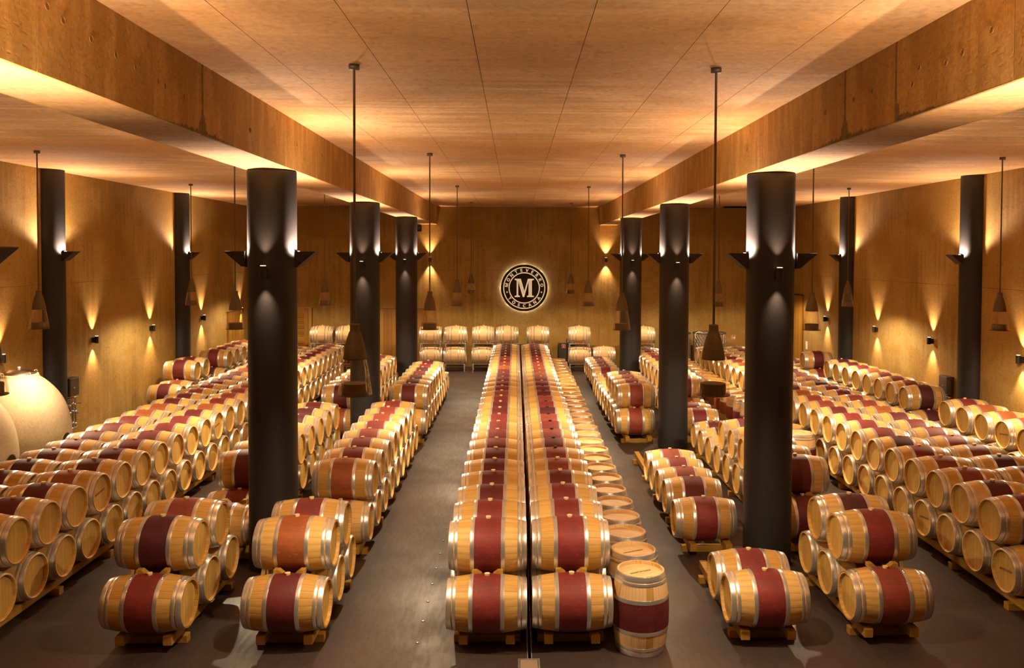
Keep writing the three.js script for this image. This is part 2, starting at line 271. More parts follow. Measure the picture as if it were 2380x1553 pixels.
// ---------------------------------------------------------------- barrels
const BL = 0.47, RB = 0.335, RH = 0.280;                    // half length, bilge and head radius
const prof = (t) => RB - (RB - RH) * t * t;                  // t from -1 to 1 along the barrel
const lie = (g) => g.clone().rotateZ(Math.PI / 2).translate(0, RB, 0);   // y axis -> x axis, resting on the bilge
const standUp = (g) => g.clone().translate(0, BL, 0);
function ringGeo(y0, y1, lift, seg = 32) {                   // hoop following the bulge, with thickness
  const a = prof(y0 / BL), b = prof(y1 / BL), o = 0.0035;
  const h = lathe([[a - 0.002, y0], [a + o + lift, y0], [b + o + lift, y1], [b - 0.002, y1]], seg).toNonIndexed(), rm = (a + b) / 2 + o + 0.001;
  const rivets = [0.22, 0.30].map((q) => new THREE.OctahedronGeometry(0.007).translate(-rm * Math.cos(q) * -1, (y0 + y1) / 2, rm * Math.sin(q)));   // two rivets where the hoop overlaps
  return mergeGeometries([h, ...rivets]);
}
function bodyGeo() {
  const p = [[RH - 0.024, -BL + 0.05], [RH - 0.024, -BL]];
  for (let i = 0; i <= 12; i++) { const t = -1 + i / 6; p.push([prof(t) - (Math.abs(t) === 1 ? 0.003 : 0), t * BL]); }
  p.push([RH - 0.024, BL], [RH - 0.024, BL - 0.05]); return lathe(p, 36);
}
const HOOPS = [[-0.466, -0.410], [-0.394, -0.360], [-0.207, -0.160], [0.160, 0.207], [0.360, 0.394], [0.410, 0.466]];
const HOOPS8 = [[-0.466, -0.428], [-0.405, -0.375], [-0.31, -0.28], [-0.18, -0.145], [0.145, 0.18], [0.28, 0.31], [0.375, 0.405], [0.428, 0.466]];
function bandGeo() { const p = []; for (let i = 0; i <= 6; i++) { const y = -0.160 + 0.320 * i / 6; p.push([prof(y / BL) + 0.0012, y]); } return lathe(p, 36); }
const headGeo = (s) => { const g = new THREE.CylinderGeometry(RH - 0.022, RH - 0.022, 0.012, 32); return g.translate(0, s * (BL - 0.046), 0); };
// one stave of a near barrel: slightly proud in the middle of its width
function staveGeo(n) {
  const P = [], I = [], U = [], half = Math.PI / n * 0.997, NY = 8;
  for (let i = 0; i <= NY; i++) {
    const t = -1 + 2 * i / NY, r = prof(t);
    [[-1, -0.0007], [-0.9, 0], [0.9, 0], [1, -0.0007]].forEach(([k, d]) => { const a = k * half; P.push((r + d) * Math.sin(a), t * BL, (r + d) * Math.cos(a)); U.push((0.5 + k * 0.5) / NST, i / NY); });
  }
  for (let i = 0; i < NY; i++) for (let k = 0; k < 3; k++) { const a = i * 4 + k; I.push(a, a + 1, a + 4, a + 1, a + 5, a + 4); }
  const base = P.length / 3;                                  // chime ends and inner edge
  for (const t of [-1, 1]) for (const k of [-1, 1]) for (const [r, y] of [[RH - 0.003, t * BL], [RH - 0.024, t * BL], [RH - 0.024, t * (BL - 0.05)]]) { P.push(r * Math.sin(k * half), y, r * Math.cos(k * half)); U.push((0.5 + 0.5 * k) / NST, t > 0 ? 1 : 0); }
  for (const e of [0, 6]) for (let q = 0; q < 2; q++) { const a = base + e + q, b = a + 3; if (e) I.push(a, b, a + 1, b, b + 1, a + 1); else I.push(a, a + 1, b, b, a + 1, b + 1); }
  const g = new THREE.BufferGeometry(); g.setAttribute('position', new THREE.Float32BufferAttribute(P, 3)); g.setAttribute('uv', new THREE.Float32BufferAttribute(U, 2)); g.setIndex(I);
  return toCreasedNormals(g.toNonIndexed(), 0.5);
}
const R_ = { body: bodyGeo(), band: bandGeo(), hoops: HOOPS.map(([a, b]) => ringGeo(a, b, 0)), hoops8: HOOPS8.map(([a, b]) => ringGeo(a, b, 0)), heads: [headGeo(-1), headGeo(1)] };
const bungGeo = new THREE.CylinderGeometry(0.033, 0.027, 0.036, 16);
const kinds = { lie: {}, stand: {} };
for (const k of ['lie', 'stand']) {
  const f = k === 'lie' ? lie : standUp, o = kinds[k];
  o.body = f(R_.body); o.band = f(R_.band); o.hoops = R_.hoops.map(f); o.hoops8 = R_.hoops8.map(f); o.heads = R_.heads.map(f);
  o.bung = k === 'lie' ? bungGeo.clone().translate(0, 2 * RB + 0.005, 0) : bungGeo.clone().rotateX(Math.PI / 2).translate(0, BL, RB + 0.012);
  const N = 24, one = staveGeo(N);
  o.staves = Array.from({ length: N }, (_, i) => f(one.clone().rotateY((i + 0.5) / N * 2 * Math.PI)));
  // head boards: seven strips of a disc
  o.boards = [-1, 1].map((s) => Array.from({ length: 7 }, (_, i) => {
    const r = RH - 0.025, x0 = -r + i * 2 * r / 7 + 0.001, x1 = -r + (i + 1) * 2 * r / 7 - 0.001, P = [], n = 5;
    const lim = (x) => Math.sqrt(Math.max(0, r * r - x * x));
    for (let q = 0; q <= n; q++) { const x = x0 + (x1 - x0) * q / n; P.push(new THREE.Vector2(x, lim(x))); }
    for (let q = n; q >= 0; q--) { const x = x0 + (x1 - x0) * q / n; P.push(new THREE.Vector2(x, -lim(x) - 1e-4)); }
    const g = new THREE.ExtrudeGeometry(new THREE.Shape(P), { depth: 0.012, bevelEnabled: false });
    const uv = g.attributes.uv; for (let q = 0; q < uv.count; q++) uv.setXY(q, (uv.getX(q) / r * 0.5 + 0.5), uv.getY(q) / r * 0.5 + 0.5);
    return f(g.rotateX(-Math.PI / 2).rotateY(Math.PI / 2).translate(0, s * (BL - 0.046) - 0.006, 0));
  }));
}
const font = await new FontLoader().loadAsync('fonts/droid/droid_sans_bold.typeface.json');
const serif = await new FontLoader().loadAsync('fonts/droid/droid_serif_bold.typeface.json');
function textGeo(s, size, depth, f = font, curve = 3) { const g = new TextGeometry(s, { font: f, size, depth, curveSegments: curve, bevelEnabled: false }); g.computeBoundingBox(); const b = g.boundingBox; g.translate(-(b.min.x + b.max.x) / 2, -(b.min.y + b.max.y) / 2, 0); return g; }
const markMat = mat(new THREE.Color().setRGB(0.20, 0.10, 0.04), 0.8), brandGeo = textGeo('MONTEVERRO', 0.031, 0.002, font, 2);
function makeBarrel(kind, near, plain) {                      // a prototype; copies are clones with their own stain and oak
  const K = kinds[kind], t = new THREE.Group();
  if (near) { K.staves.forEach((g) => mesh('stave', g, oak[0], t)); K.boards.forEach((set) => { const h = mesh('head', set[0], headMats[0], t); set.slice(1).forEach((g) => mesh('head_board', g, headMats[0], h)); }); }
  else { mesh('stave_body', K.body, oak[0], t); K.heads.forEach((g) => mesh('head', g, headMats[0], t)); }
  if (!plain) mesh('stained_band', K.band, bandMats.crimson, t);
  (plain ? K.hoops8 : K.hoops).forEach((g) => mesh('hoop', g, steel, t));
  if (kind === 'lie') mesh('bung', K.bung, bungMat, t);
  return t;
}
const protos = {};
const proto = (kind, near, plain) => protos[kind + near + plain] ??= makeBarrel(kind, near, plain);

const ONES = ['', 'first', 'second', 'third', 'fourth', 'fifth', 'sixth', 'seventh', 'eighth', 'ninth', 'tenth', 'eleventh', 'twelfth', 'thirteenth', 'fourteenth', 'fifteenth', 'sixteenth', 'seventeenth', 'eighteenth', 'nineteenth'];
const ord = (n) => n < 20 ? ONES[n] : n === 20 ? 'twentieth' : n < 30 ? 'twenty-' + ONES[n - 20] : n === 30 ? 'thirtieth' : 'thirty-' + ONES[n - 30];
const LOY = 0.19, TIER = (s) => LOY + Math.sqrt(4 * RB * RB - s * s / 4) + 0.002;
const list = [];                                              // every barrel of the cellar
// rows of lying barrels: id, x, first Z, spacing, count, tier, visibility, words for the row
const HR = (row, x, z0, s, n, up, vis, words, opt = {}) => { for (let i = 0; i < n; i++) list.push({ kind: 'lie', row, x, Z: z0 + i * s, y: up ? TIER(s) : LOY, i, n, up, vis: typeof vis === 'function' ? vis(i) : vis, words, ...opt }); };
const S = 0.745;
HR('A', -0.325, 9.87, S, 28, 0, (i) => i ? 0.001 : 1, 'row left of floor slot');
HR('A', -0.325, 10.26, S, 28, 1, (i) => i ? 0.4 : 1, 'row left of floor slot');
HR('B', 0.675, 9.90, S, 28, 0, (i) => i ? 0.001 : 1, 'row right of floor slot');
HR('B', 0.675, 10.30, S, 28, 1, (i) => i ? 0.4 : 1, 'row right of floor slot');
// left of the aisle
HR('C1', -2.68, 9.92, S, 3, 0, 1, 'front rack right of nearest left column');
HR('C1', -2.68, 10.36, S, 2, 1, 1, 'front rack right of nearest left column');
HR('C2', -2.68, 12.93, S, 9, 0, (i) => i ? 0.5 : 0.8, 'middle rack along left side of aisle');
HR('C2', -2.68, 13.31, S, 8, 1, 0.8, 'middle rack along left side of aisle');
HR('C3', -2.64, 20.66, S, 10, 0, 0.4, 'far rack along left side of aisle');
HR('C3', -2.64, 21.04, S, 7, 1, 0.7, 'far rack along left side of aisle');
HR('D1', -4.30, 9.94, S, 3, 0, 1, 'front rack left of nearest left column');
HR('D1', -4.32, 10.38, S, 2, 1, 1, 'front rack left of nearest left column');
HR('D2', -4.42, 12.8, S, 9, 0, (i) => i < 2 ? 0.6 : 0.15, 'middle rack behind nearest left column');
HR('D2', -4.36, 13.92, S, 7, 1, 0.55, 'middle rack behind nearest left column');
HR('D3', -4.30, 20.66, S, 10, 0, 0.15, 'far rack behind middle left column');
HR('D3', -4.30, 21.03, S, 9, 1, 0.3, 'far rack behind middle left column');
HR('E', -6.57, 10.10, 0.70, 29, 0, 0.55, 'near row of big left stack', { brands: [14] });
HR('E', -6.57, 10.43, 0.70, 29, 1, (i) => i < 9 ? 1 : 0.5, 'near row of big left stack', { brands: [3, 10] });
HR('F', -7.56, 10.10, 0.70, 29, 0, 0, 'back row of big left stack');
HR('F', -7.56, 11.83, 0.70, 26, 1, 0.7, 'back row of big left stack');
HR('G1', -10.1, 24.6, 0.75, 4, 0, (i) => i < 2 ? 0.8 : 0.1, 'nearer stack on left wall');
HR('G1', -10.1, 25.73, 0.75, 2, 1, 1, 'nearer stack on left wall', { brands: [1] });
HR('G2', -10.1, 28.22, 0.75, 6, 0, 0.4, 'farther stack on left wall');
HR('G2', -10.1, 28.6, 0.75, 5, 1, 1, 'farther stack on left wall', { brands: [2] });
// right of the aisle
HR('H1', 3.01, 9.98, 0.71, 2, 0, 1, 'single-layer front rack left of nearest right column');
HR('H2', 2.95, 13.04, 0.71, 1, 0, 1, 'single-layer rack left of nearest right column');
HR('H2', 3.02, 14.25, 0.68, 4, 0, 1, 'single-layer rack left of nearest right column', { from: 1 });
HR('H3', 2.95, 20.72, S, 9, 0, (i) => i ? 0.4 : 1, 'rack left of middle right column');
HR('H3', 3.02, 21.12, 0.735, 4, 1, (i) => i ? 0.6 : 1, 'rack left of middle right column');
HR('H4', 3.05, 28.5, 0.68, 5, 0, 0.7, 'farthest single-layer rack along right side of aisle');
HR('I1', 4.50, 10.03, 0.735, 3, 0, 1, 'front rack right of nearest right column');
HR('I1', 4.52, 10.50, 0.72, 2, 1, 1, 'front rack right of nearest right column');
HR('I2', 4.54, 13.12, S, 9, 0, 0.5, 'middle rack behind nearest right column');
HR('I2', 4.54, 13.49, S, 5, 1, (i) => i ? 0.5 : 1, 'middle rack behind nearest right column');
HR('I3', 4.54, 20.75, S, 13, 0, (i) => i < 3 ? 0.5 : 0.1, 'far rack behind middle right column');
HR('I3', 4.54, 22.61, S, 10, 1, 0.4, 'far rack behind middle right column');
HR('J', 6.87, 10.78, 0.74, 26, 0, (i) => i < 12 ? 0.6 : 0.4, 'near row of big right stack', { brands: [0, 3] });
HR('J', 6.87, 11.14, 0.74, 26, 1, 0.8, 'near row of big right stack');
HR('K', 7.86, 10.83, 0.74, 26, 0, 0, 'back row of big right stack');
HR('K', 7.86, 12.68, 0.74, 24, 1, 0.7, 'back row of big right stack');
HR('L1', 10.2, 14.63, 0.76, 7, 0, (i) => i > 5 ? 0.15 : 0.01, 'near stack on right wall');
HR('L1', 10.2, 15.0, 0.76, 6, 1, (i) => i < 1 ? 0 : 0.9, 'near stack on right wall', { brands: [2] });
HR('L2', 10.2, 20.45, 0.75, 8, 0, (i) => i ? 0.05 : 0.8, 'middle stack on right wall');
HR('L2', 10.2, 20.83, 0.745, 8, 1, 1, 'middle stack on right wall');
HR('L3', 10.2, 27.9, 0.75, 5, 0, (i) => i ? 0.05 : 0.7, 'farthest stack on right wall');
HR('L3', 10.2, 28.28, 0.75, 1, 1, (i) => i ? 0.3 : 1, 'farthest stack on right wall');
// upright barrels
for (let i = 0; i < 30; i++) list.push({ kind: 'stand', row: 'V', x: 1.49 + 0.012 * Math.sin(i * 2.3), Z: 9.84 + i * 0.687, y: 0, i, n: 30, vis: i ? 0.45 : 1, words: 'upright line right of central double row' });
for (let i = 0; i < 20; i++) list.push({ kind: 'stand', row: 'U', x: 5.97, Z: 17.45 + i * 0.69, y: 0, i, n: 20, vis: i === 0 ? 0.6 : i < 4 ? 0.1 : 0.5, words: 'upright line beside big right stack' });
// pale barrels on steel racks before the back wall
const BW = [[-7.63, 1.06], [-6.62, 1.06], [-3.35, 1.06], [-2.36, 1.06], [-1.27, 1.06], [-0.33, 1.06], [0.89, 1.06], [2.53, 1.06], [5.1, 1.06], [-3.33, 0.25], [-2.40, 0.25], [-1.29, 0.25], [2.55, 0.25], [3.52, 0.25], [5.1, 0.25]];
BW.forEach(([x, y], i) => list.push({ kind: 'lie', plain: true, row: 'P', x, Z: 33.5, y, i, n: 15, up: y > 1, vis: 3, words: '' }));
for (const x of [-7.63, -6.62, -0.33, 0.89]) list.push({ kind: 'lie', row: 'Q', x, Z: 33.5, y: 0.25, i: 0, n: 1, up: 0, vis: 0, words: '' });

// which stain each barrel has: the front ones as in the photograph, the rest by chance
const fixed = { 'A00': 'crimson', 'B00': 'crimson', 'C100': 'maroon', 'C110': 'orange', 'C111': 'crimson', 'C200': 'orange', 'C310': 'maroon', 'D100': 'crimson', 'D110': 'plum', 'D111': 'brick', 'D200': 'maroon', 'D210': 'maroon', 'D310': 'maroon', 'H100': 'crimson', 'H101': 'crimson', 'H300': 'brick', 'H310': 'brick', 'I100': 'brick', 'I110': 'crimson', 'I111': 'plum', 'I210': 'maroon', 'L200': 'plum', 'L310': 'maroon', 'G110': 'maroon', 'G100': 'maroon', 'V00': 'maroon' };
for (const [k, v] of Object.entries({'A1': 'crimson crimson maroon maroon maroon maroon crimson crimson crimson crimson', 'B1': 'crimson crimson crimson maroon brick brick maroon brick crimson', 'E1': 'crimson maroon maroon orange maroon maroon crimson crimson crimson crimson maroon', 'F1': 'maroon maroon plum maroon crimson crimson crimson crimson orange orange maroon', 'J1': 'crimson maroon brick brick crimson plum crimson crimson crimson maroon', 'K1': 'maroon plum brick brick brick crimson maroon orange brick brick maroon', 'L11': 'maroon crimson brick orange orange crimson', 'L21': 'plum brick crimson crimson orange crimson maroon plum', 'H20': 'crimson maroon brick crimson brick', 'C21': 'orange crimson crimson brick crimson brick brick crimson'})) v.split(' ').forEach((c, i) => { fixed[k + i] = c; });   // seen in the photograph, front to back
const wordsFor = { plum: 'plum', maroon: 'maroon', crimson: 'red', brick: 'brick-red', orange: 'orange-brown' };
seed = 4711;
for (const b of list) {
  const from = b.from ?? 0, key = b.row + (b.up ? 1 : 0) + (b.i + from);
  b.band = fixed[key] ?? pick(['plum', 'maroon', 'maroon', 'crimson', 'crimson', 'crimson', 'brick', 'brick', 'orange']);
  b.wood = b.plain ? 3 : pick([0, 0, 1, 1, 2]); if (b.kind === 'stand') b.wood = 3;
  b.headTone = b.kind === 'stand' || b.plain ? 3 : pick([0, 1, 2]); b.nth = b.i + from + 1;
  b.dark = b.row === 'B' && b.up && b.i > 4 && b.i < 15;
  const u = 1247.5 + FOCAL * (b.x / b.Z) - FOCAL * 0.025, v = 649.6 + FOCAL * ((4.65 - b.y - RB) / b.Z) - 58;
  const inside = u > -FOCAL * 0.55 / b.Z && u < W + FOCAL * 0.55 / b.Z && v < H + 300;
  b.score = inside ? b.vis * (b.plain ? 2 : 1) / (b.Z * b.Z) : 0;
  b.tilt = (rnd() - 0.5) * 0.02;
}
list.sort((p, q) => q.score - p.score);
const singles = list.slice(0, 300).filter((b) => b.score > 0), rest = list.slice(300).concat(list.slice(0, 300).filter((b) => b.score <= 0));
singles.sort((p, q) => p.Z - q.Z);
const rowCount = {};
for (const b of list) { const k = b.row + (b.up ? 1 : 0); (rowCount[k] ??= []).push(b); }
const twoTier = new Set(list.filter((b) => b.up).map((b) => b.row));
const plainWords = ['leftmost pale barrel on the back wall racks, upper level', 'second pale barrel from left on the back wall racks, upper level', 'third pale barrel from left, upper level of back wall racks', 'fourth pale barrel from left, upper level of back wall racks', 'fifth pale barrel from left, upper level of back wall racks', 'sixth pale barrel from left, upper level, below the round sign', 'seventh pale barrel from left, upper level, below right of the round sign', 'pale barrel on upper level beside the small red sign on the back wall', 'rightmost pale barrel on upper level of back wall racks', 'leftmost pale barrel on lower level of the back wall racks', 'second pale barrel from left, lower level of back wall racks', 'third pale barrel from left, lower level, below the round sign', 'pale barrel on lower level beside the black cabinet with red sign', 'pale barrel on lower level just left of the farthest right column', 'rightmost pale barrel on lower level, behind the farthest right column'];
const NEAR = new Set(['A00', 'A10', 'B00', 'B10', 'C100', 'C110', 'C111', 'D100', 'D110', 'D111', 'H100', 'H101', 'I100', 'I110', 'I111', 'V00']);
for (const b of singles) {
  const key = b.row + (b.up ? 1 : 0) + (b.nth - 1), near = NEAR.has(key);
  const t = proto(b.kind, near, !!b.plain).clone(); t.name = numbered('wine_barrel');
  t.position.set(b.x, b.y, -b.Z); t.rotation.y = b.kind === 'stand' ? rnd() * 6.28 : b.tilt; if (b.plain) t.scale.set(0.94, 1.12, 1.12); scene.add(t);
  if (b.row === 'V' && b.i === 0) t.rotation.y = 0.6;
  t.traverse((m) => {
    if (/^stave/.test(m.name)) m.material = near && rnd() < 0.3 ? pick(oak.slice(0, 3)) : oak[b.wood];
    if (/^head/.test(m.name)) m.material = headMats[b.headTone];
    if (m.name === 'stained_band') m.material = bandMats[b.band];
    if (m.name === 'bung' && b.dark) m.material = bungDark;
  });
  const layer = b.kind === 'stand' ? '' : twoTier.has(b.row) ? (b.up ? 'upper tier of ' : 'lower tier of ') : '';
  tag(t, b.plain ? plainWords[b.i] : b.kind === 'stand' ? `oak barrel standing on end, ${ord(b.nth)} from front, ${b.words}` : `${wordsFor[b.band]}-banded barrel, ${ord(b.nth)} from front, ${layer}${b.words}`, 'barrel', b.plain ? 'pale barrels on the back wall racks' : b.kind === 'stand' ? 'barrels standing on end' : 'stacked barrels with stained bands');
  if (b.brands?.includes(b.i)) { const s = b.x < 0 ? 1 : -1, p = mesh('brand_mark', brandGeo, markMat, t, s * (BL - 0.0395), RB + 0.01, 0); p.rotation.y = s * Math.PI / 2; p.rotation.order = 'YXZ'; p.rotation.z = 0.12; }
  if (b.row === 'V' && b.i < 2) { const p = mesh('brand_mark', brandGeo, markMat, t, 0, 2 * BL - 0.0395, 0); p.rotation.order = 'YXZ'; p.rotation.x = -Math.PI / 2; p.rotation.y = 0.45 - t.rotation.y; }
}
// the barrels that show least, all as one
{
  const groups = {};
  for (const b of rest) (groups[b.kind] ??= []).push(b);
  const holder = new THREE.Group(); holder.name = 'distant_barrels'; holder.userData = { label: 'mass of farther and half hidden oak barrels filling the back of the rows', category: 'barrels', kind: 'stuff' }; scene.add(holder);
  for (const [kind, bs] of Object.entries(groups)) {
    const K = kinds[kind], m1 = mergeGeometries(K.hoops), m2 = mergeGeometries(K.heads);
    const M = new THREE.Matrix4(), tint = new THREE.Color();
    for (const [n, g, m] of [['stave_body', K.body, oak[1]], ['stained_band', K.band, mat(0xffffff, 0.62, { map: stainGrain })], ['hoop', m1, steel], ['head', m2, headMats[0]], ...(kind === 'lie' ? [['bung', K.bung, bungMat]] : [])]) {
      const im = new THREE.InstancedMesh(g, m, bs.length); im.name = n; im.userData.kind = 'stuff'; im.castShadow = im.receiveShadow = true;
      bs.forEach((b, i) => { im.setMatrixAt(i, M.makeTranslation(b.x, b.y, -b.Z)); if (n === 'stained_band') im.setColorAt(i, tint.set(BANDS[b.band])); });
      holder.add(im);
    }
  }
}

// ---------------------------------------------------------------- timber racks under the rows
function rack(x, z0, z1, label, beams) {
  const t = thing('barrel_rack', label, 'rack', x, 0, z0);
  const L = z1 - z0;
  for (const s of [-1, 1]) mesh('rail', rbox(0.105, 0.11, L), pine, t, s * 0.275, 0.15, -L / 2);
  const n = beams ?? Math.max(2, Math.round(L / 1.35)); for (let i = 0; i < n; i++) mesh('cross_beam', rbox(0.80, 0.095, 0.11), pine, t, 0, 0.0475, -(0.32 + (L - 0.64) * i / (n - 1)));
}
const F0 = 9.72;
rack(-0.325, F0, 30.6, 'long timber rack under the barrel row left of the floor slot');
rack(0.675, F0, 30.6, 'long timber rack under the barrel row right of the floor slot');
rack(-2.68, F0 + 0.03, 12.0, 'front timber rack at the left edge of the central aisle');
rack(-2.68, 12.7, 19.3, 'middle timber rack at the left edge of the central aisle');
rack(-2.64, 20.4, 27.8, 'far timber rack at the left edge of the central aisle');
rack(-4.30, F0 + 0.03, 11.95, 'front timber rack between nearest left column and big left stack');
rack(-4.42, 12.55, 19.3, 'middle timber rack behind the nearest left column');
rack(-4.30, 20.4, 27.8, 'far timber rack behind the middle left column');
rack(-6.57, 9.75, 30.6, 'long timber rack under the near row of big left stack');
rack(-7.56, 9.75, 30.6, 'long timber rack under the back row of big left stack');
rack(-10.1, 24.2, 27.2, 'timber rack under the nearer barrel stack on left wall');
rack(-10.1, 28.4, 33.0, 'timber rack under the farther barrel stack on left wall');
rack(3.01, 9.78, 12.1, 'front timber rack with two barrels and an empty end, right aisle');
rack(3.02, 12.75, 18.9, 'timber rack with five barrels and a bare far end, right aisle');
rack(3.02, 20.4, 27.2, 'timber rack left of the middle right column');
rack(3.05, 28.2, 31.6, 'farthest timber rack along the right side of the aisle');
rack(4.50, 9.82, 12.0, 'front timber rack right of the nearest right column');
rack(4.52, 12.75, 19.4, 'middle timber rack behind the nearest right column');
rack(4.52, 20.4, 30.2, 'far timber rack behind the middle right column');
rack(6.87, 10.5, 29.8, 'long timber rack under the near row of big right stack');
rack(7.86, 10.5, 29.9, 'long timber rack under the back row of big right stack');
rack(10.2, 14.4, 19.2, 'timber rack under the near barrel stack on right wall');
rack(10.2, 20.1, 26.3, 'timber rack under the middle barrel stack on right wall');
rack(10.2, 27.6, 31.4, 'timber rack under the farthest barrel stack on right wall');
// wedges that hold the first upper barrels
const wedgeGeo = (() => { const g = new THREE.ExtrudeGeometry(new THREE.Shape([[-0.06, 0], [0.06, 0], [0.06, 0.05], [0.0, 0.05]].map(([a, b]) => new THREE.Vector2(a, b))), { depth: 0.09, bevelEnabled: false }); return g.translate(0, 0, -0.045); })();
for (const [x, Z, where] of [[-0.325, 9.87, 'row left of floor slot'], [0.675, 9.9, 'row right of floor slot'], [-2.68, 9.92, 'front rack right of nearest left column'], [-4.3, 9.94, 'front rack left of nearest left column'], [4.5, 10.03, 'front rack right of nearest right column'], [4.52, 13.05, 'middle rack behind nearest right column'], [3.02, 20.72, 'rack left of middle right column'], [-4.28, 12.8, 'middle rack behind nearest left column']])
  for (const s of [-1, 1]) {
    const w = mesh('timber_wedge', wedgeGeo, pine, scene, x + s * 0.125, 2 * RB + LOY - 0.02, -Z - 0.10); if (s < 0) w.rotation.y = Math.PI;
    tag(w, `${s < 0 ? 'left' : 'right'} timber wedge under the first upper barrel, ${where}`, 'wedge', 'wedges under the first upper barrels');
  }
// ---------------------------------------------------------------- back wall: steel racks, sign, doors, cabinet, tanks
const rackGeo = (h, foot) => { const g = []; for (const sx of [-1, 1]) for (const sz of [-1, 1]) g.push(moved(rbox(0.034, h - foot, 0.034, 0.004).clone(), sx * 0.385, (h + foot) / 2, sz * 0.30)); return g; };
const STEELR = [[-7.63, 1], [-6.62, 1], [-3.35, 1], [-2.36, 1], [-1.27, 1], [-0.33, 1], [0.89, 1], [2.53, 1], [5.1, 1], [-7.63, 0], [-6.62, 0], [-3.33, 0], [-2.4, 0], [-1.29, 0], [-0.33, 0], [0.89, 0], [2.55, 0], [3.52, 0], [5.1, 0]];
const placeWord = ['leftmost', 'second', 'third', 'fourth', 'fifth', 'sixth', 'seventh', 'eighth', 'ninth', 'tenth'];
let upN = 0, loN = 0;
for (const [x, up] of STEELR) {
  const t = thing('steel_rack', `${placeWord[up ? upN++ : loN++]} galvanised steel barrel rack from left, ${up ? 'upper' : 'lower'} level on the back wall`, 'rack', x, up ? 0.78 : 0, 33.5, 0, 'steel racks on the back wall');
  const top = up ? 0.35 : 0.32;
  for (const g of rackGeo(top, 0)) mesh('post', g, steel, t);
  for (const sz of [-1, 1]) mesh('cradle_bar', rbox(0.80, 0.03, 0.03, 0.004), steel, t, 0, top - 0.02, sz * 0.19);
  for (const sx of [-1, 1]) mesh('end_bar', rbox(0.03, 0.03, 0.63, 0.004), steel, t, sx * 0.385, top - 0.05, 0);
  for (const sz of [-1, 1]) mesh('front_bar', rbox(0.77, 0.026, 0.026, 0.004), darkSteel, t, 0, top - 0.12, sz * 0.30);
}
{
  // round sign, black disc with lit cream lettering and a light ring behind
  const cx = 0.355, cy = 3.27, R = 0.965, t = thing('round_sign', 'round black sign with cream letter M and ring of lettering, haloed, on back wall', 'sign', cx, cy, ZB - 0.07);
  const disc = mat(new THREE.Color().setRGB(0.012, 0.009, 0.008), 0.6), cream = mat(new THREE.Color().setRGB(0.75, 0.6, 0.38), 0.5, { emissive: new THREE.Color().setRGB(0.85, 0.62, 0.36), emissiveIntensity: 0.62 });
  mesh('disc', new THREE.CylinderGeometry(R, R, 0.03, 72).rotateX(Math.PI / 2), disc, t);
  const ring = (r0, r1) => new THREE.ExtrudeGeometry(Object.assign(new THREE.Shape().absarc(0, 0, r1, 0, Math.PI * 2), { holes: [new THREE.Path().absarc(0, 0, r0, 0, Math.PI * 2, true)] }), { depth: 0.006, bevelEnabled: false, curveSegments: 48 });
  mesh('ring', ring(R * 0.857, R * 0.897), cream, t, 0, 0, 0.015); mesh('ring', ring(R * 0.625, R * 0.668), cream, t, 0, 0, 0.015);
  const put = (ch, deg, up) => { const a = deg * Math.PI / 180, m = mesh('letter', textGeo(ch, 0.128, 0.006), cream, t, Math.cos(a) * R * 0.762, Math.sin(a) * R * 0.762, 0.015); m.rotation.z = up ? a - Math.PI / 2 : a + Math.PI / 2; m.scale.set(1.12, 1, 1); };
  [...'MONTEVERRO'].forEach((c, i) => put(c, 171 - i * 18, true));
  [...'TOSCANA'].forEach((c, i) => put(c, 216 + i * 18.1, false));
  for (const a of [194, 346]) mesh('dot', new THREE.CylinderGeometry(0.03, 0.03, 0.006, 16).rotateX(Math.PI / 2), cream, t, Math.cos(a * Math.PI / 180) * R * 0.755, Math.sin(a * Math.PI / 180) * R * 0.755, 0.018);
  const big = textGeo('M', 1, 0.010, serif, 6); big.computeBoundingBox(); const bb = big.boundingBox; big.scale(0.79 / (bb.max.x - bb.min.x), 0.755 / (bb.max.y - bb.min.y), 1);
  const M = mesh('big_letter', big, cream, t, 0, 0, 0.015);
  const engraved = []; for (let i = 0; i < 11; i++) { const k = i / 10; engraved.push(moved(new THREE.BoxGeometry(0.045, 0.012, 0.002), -0.215 + 0.2 * k, 0.27 - 0.48 * k, 0.0105), moved(new THREE.BoxGeometry(0.05, 0.012, 0.002), 0.235, 0.28 - 0.55 * k, 0.0105)); }
  mesh('engraving', mergeGeometries(engraved), mat(0x5a3f1c, 0.7), M);
  mesh('light_ring', new THREE.TorusGeometry(R - 0.05, 0.012, 8, 64), glow(new THREE.Color().setRGB(0.92, 0.92, 1.0), 26), t, 0, 0, -0.035);
  for (let i = 0; i < 8; i++) { const a = i * Math.PI / 4, l = new THREE.PointLight(new THREE.Color().setRGB(0.92, 0.92, 1.0), 0.03, 0, 2); l.name = 'sign_halo_lamp'; l.position.set(cx + Math.cos(a) * (R - 0.02), cy + Math.sin(a) * (R - 0.02), -ZB + 0.03); l.shadow.radius = 1; scene.add(l); }
}
